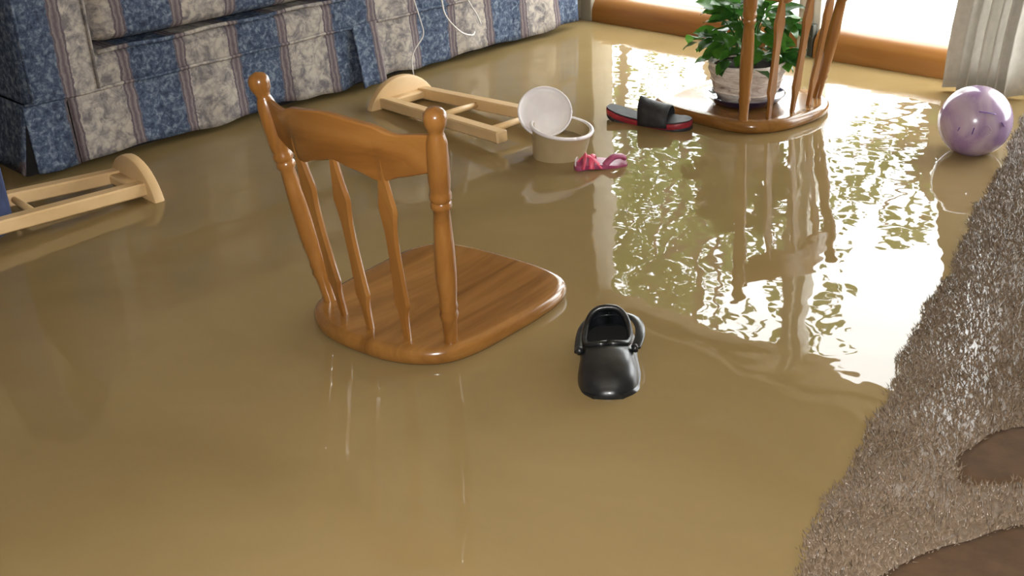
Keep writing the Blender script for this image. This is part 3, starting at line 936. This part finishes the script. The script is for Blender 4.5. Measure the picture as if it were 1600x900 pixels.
# ------------------------------------------------------------------ potted plant on the far chair
def make_plant():
    bz = .033
    e = empty('potted_plant', (-2.01, 3.00, bz))
    tag(e, 'leafy green plant in a bark-clad pot on the far chair seat', 'plant')
    seg = 40
    def lathe(prof, wob=0, sd=0):
        return rings_mesh([[((r * (1 + wob * math.sin(7 * a + z * 90 + sd) + wob * .6 * math.sin(13 * a + 2)) * math.cos(a)), (r * (1 + wob * math.sin(7 * a + z * 90 + sd) + wob * .6 * math.sin(13 * a + 2)) * math.sin(a)), z) for a in [2 * PI * k / seg for k in range(seg)]] for r, z in prof])
    mesh('saucer', *lathe([(.085, 0), (.100, .002), (.118, .022), (.122, .027), (.118, .028), (.100, .010), (.02, .008)]), M['navy'], e, True, 50)
    pot = mesh('pot', *lathe([(.075, .012), (.086, .014), (.102, .05), (.113, .095), (.117, .122), (.118, .130), (.114, .133), (.108, .128), (.104, .112), (.02, .112)], .012), M['bark_pot'], e, True, 60)
    for zr, sd in ((.042, 0), (.074, 1.7), (.104, 3.1)):
        rr = np.interp(zr, [.014, .05, .095, .122], [.086, .102, .113, .117])
        pts = [((rr + .001) * math.cos(a), (rr + .001) * math.sin(a), zr + .004 * math.sin(3 * a + sd)) for a in [2 * PI * k / 40 for k in range(41)]]
        mesh('bark_ridge', *tube(pts, .0035, 6), M['bark_pot'], pot)
    mesh('soil', *lathe([(.104, .112), (.1, .117), (.02, .119)]), M['soil'], e)
    # one leaf mesh, shared
    V, F = [], []
    nl = 8
    for i in range(nl + 1):
        t = i / nl; wdt = .5 * (math.sin(PI * t ** .8) ** .8) * .72 if 0 < t < 1 else .004
        z = -.28 * t * t + .06 * t
        for s_ in (-1, -.5, 0, .5, 1):
            V.append((wdt * s_, t, z + abs(s_) * .10 * math.sin(PI * t) + .03 * math.sin(9 * t + s_)))
    for i in range(nl):
        for j in range(4):
            a = i * 5 + j; F.append((a, a + 1, a + 6, a + 5))
    lm = bpy.data.meshes.new('leaf'); lm.from_pydata(V, [], F); lm.update(); lm.materials.append(M['leaf'])
    lm.polygons.foreach_set('use_smooth', [True] * len(lm.polygons))
    r = random.Random(5)
    for k in range(150):
        az = r.uniform(0, 2 * PI); up = r.uniform(0.0, 1.0)
        rad_ = .03 + (.105 - .05 * up) * math.sqrt(r.random())
        zz = .125 + .20 * up + r.uniform(-.01, .015)
        if up < .3: rad_ = r.uniform(.05, .12)
        p = Vector((rad_ * math.cos(az), rad_ * math.sin(az), zz))
        o = bpy.data.objects.new('leaf', lm); COL.objects.link(o); o.parent = e
        o.location = p
        s_ = r.uniform(.055, .092)
        o.scale = (s_, s_, s_)
        pitch = r.uniform(-.7, .45) + .35 * up
        o.rotation_euler = (pitch, r.uniform(-.5, .5), az - PI / 2 + r.uniform(-.7, .7))
    for k in range(26):
        az = r.uniform(0, 2 * PI); rad_ = r.uniform(.03, .10); zz = r.uniform(.17, .31)
        pts = spline([(.03 * math.cos(az), .03 * math.sin(az), .115), (rad_ * .5 * math.cos(az), rad_ * .5 * math.sin(az), .115 + (zz - .115) * .6), (rad_ * math.cos(az), rad_ * math.sin(az), zz)], 5)
        mesh('stem', *tube(pts, .0022, 5), M['leaf'], e)
    # one trailing shoot towards the doors' left
    pts = spline([(-.05, -.03, .14), (-.10, -.065, .19), (-.14, -.09, .195)], 5)
    mesh('stem', *tube(pts, .0022, 5), M['leaf'], e)
    for q, (px, py, pz, a, s_) in enumerate(((-.125, -.085, .20, 2.6, .075), (-.12, -.08, .185, 3.4, .06), (-.10, -.06, .17, 2.9, .06), (.09, .06, .14, -.8, .07), (.105, .05, .16, -.6, .07))):
        o = bpy.data.objects.new('leaf', lm); COL.objects.link(o); o.parent = e
        o.location = (px, py, pz); o.scale = (s_, s_, s_); o.rotation_euler = (-.25, .2, a - PI / 2)
make_plant()

# ------------------------------------------------------------------ vertical blinds pulled aside
def make_blinds():
    e = empty('vertical_blind', (-1.52, 3.58, 0))
    tag(e, 'pale grey vertical blind bunched together in front of the glass doors', 'blind')
    mesh('headrail', *box(-1.70, 1.40, -.03, .03, 1.31, 1.36, .006), M['head'], e, True, 40)
    V, F, ZS = [], [], []
    w_ = .089; n = 8
    for z in np.linspace(.012, 1.31, 14):
        for j in range(n + 1):
            u = -.5 + j / n
            V.append((u * w_, .010 * (1 - 4 * u * u), z)); ZS.append(z)
    for i in range(13):
        for j in range(n):
            a = i * (n + 1) + j; F.append((a, a + 1, a + n + 2, a + n + 1))
    for k, (x, y, a) in enumerate(((-.072, -.008, 22), (-.036, .004, 52), (-.006, -.004, 60), (.026, .004, 50), (.058, -.002, 62), (.088, .003, 48), (.112, .0, 66))):
        ca, sa = math.cos(math.radians(a)), math.sin(math.radians(a))
        # the bunch is drawn back: every vane swings further aside towards its hook
        W = [(x + p[0] * ca - p[1] * sa + .21 * p[2] ** 2, y + p[0] * sa + p[1] * ca, p[2]) for p in V]
        o = mesh('vane', W, F, M['vane'], e)
        md = o.modifiers.new('s', 'SOLIDIFY'); md.thickness = .0012
make_blinds()

# ------------------------------------------------------------------ loose white cords in front of the sofa
def cord(pts, label, r=.0022):
    b = Vector(pts[-1])
    o = mesh('cord', *tube(spline([tuple(Vector(p) - b) for p in pts], 8), r, 6), M['cord'])
    o.location = b
    tag(o, label, 'cord', 'white cords')
cx = -3.165
cord([(cx - .30, 2.62, .522), (cx - .16, 2.62, .520), (cx - .05, 2.62, .505), (cx, 2.635, .36), (cx, 2.650, .28), (cx, 2.672, .205), (cx, 2.680, .15), (cx, 2.635, .105), (cx, 2.618, .07), (cx + .004, 2.618, .015)], 'thin white cord hanging down the sofa to the stool seat')
cord([(cx - .30, 2.76, .522), (cx - .16, 2.76, .520), (cx - .05, 2.76, .505), (cx, 2.765, .36), (cx, 2.778, .26), (cx, 2.795, .195), (cx + .01, 2.85, .13), (cx + .01, 2.905, .106), (cx, 2.93, .112)], 'white cord looping in the middle of the hanging cords', .003)
cord([(cx - .30, 2.87, .522), (cx - .16, 2.87, .520), (cx - .05, 2.87, .505), (cx, 2.885, .33), (cx, 2.905, .24), (cx, 2.945, .175), (cx, 2.964, .135)], 'short straight white cord, rightmost of the hanging cords', .0028)

# ------------------------------------------------------------------ trees outside
def tree(name, label, x, y, h, cz, rx, rz, nleaf, seed, size=(.10, .2)):
    e = empty(name, (x, y, -.04))
    tag(e, label, 'tree', 'trees beyond the patio')
    r = np.random.default_rng(seed)
    parts = [tube(spline([(0, 0, -.02), (.06, .03, cz * .4), (-.05, .05, cz * .8), (0, 0, cz + rz * .5)], 5), lambda t: .11 * (1 - .7 * t), 10)]
    for k in range(9):
        a = r.uniform(0, 6.28); z0 = cz * r.uniform(.55, .9); q = r.uniform(.5, .9)
        parts.append(tube(spline([(0, 0, z0), (rx * .4 * q * math.cos(a), rx * .4 * q * math.sin(a), z0 + .3), (rx * q * math.cos(a), rx * q * math.sin(a), cz + r.uniform(-.3, .5) * rz)], 4), lambda t: .04 * (1 - .8 * t), 6))
    mesh('trunk', *join(*parts), M['trunk'], e)
    # clumps of leaves
    nc = 34
    cl = r.normal(0, 1, (nc, 3)); cl /= np.linalg.norm(cl, axis=1)[:, None]
    cl *= (r.uniform(.15, 1, nc) ** .4)[:, None] * np.array([rx, rx, rz]); cl[:, 2] += cz
    ci = r.integers(0, nc, nleaf)
    P_ = cl[ci] + r.normal(0, 1, (nleaf, 3)) * np.array([rx, rx, rz]) * .16
    u = r.normal(0, 1, (nleaf, 3)); u /= np.linalg.norm(u, axis=1)[:, None]
    v = np.cross(u, r.normal(0, 1, (nleaf, 3))); v /= np.linalg.norm(v, axis=1)[:, None]
    s_ = r.uniform(*size, nleaf)[:, None]
    V = np.stack([P_ - u * s_ * .6, P_ + v * s_ * .32, P_ + u * s_ * .6, P_ - v * s_ * .32], 1).reshape(-1, 3)
    F = np.arange(nleaf * 4).reshape(-1, 4)
    mesh('foliage', V.tolist(), F.tolist(), M['tree_leaf'], e, False)
tree('garden_tree', 'dense olive green tree outside, mirrored behind the shoe', -6.2, 8.6, 5, 3.7, 1.2, 1.35, 1500, 3, (.09, .19))
tree('garden_tree', 'broad green tree outside, mirrored beside the far left door frame', -10.2, 12.2, 5, 4.9, 1.7, 2.0, 1900, 4)
tree('young_tree', 'thin young tree outside, mirrored between plant chair and ball', -3.95, 8.6, 4, 2.35, .8, .5, 420, 5, (.08, .16))
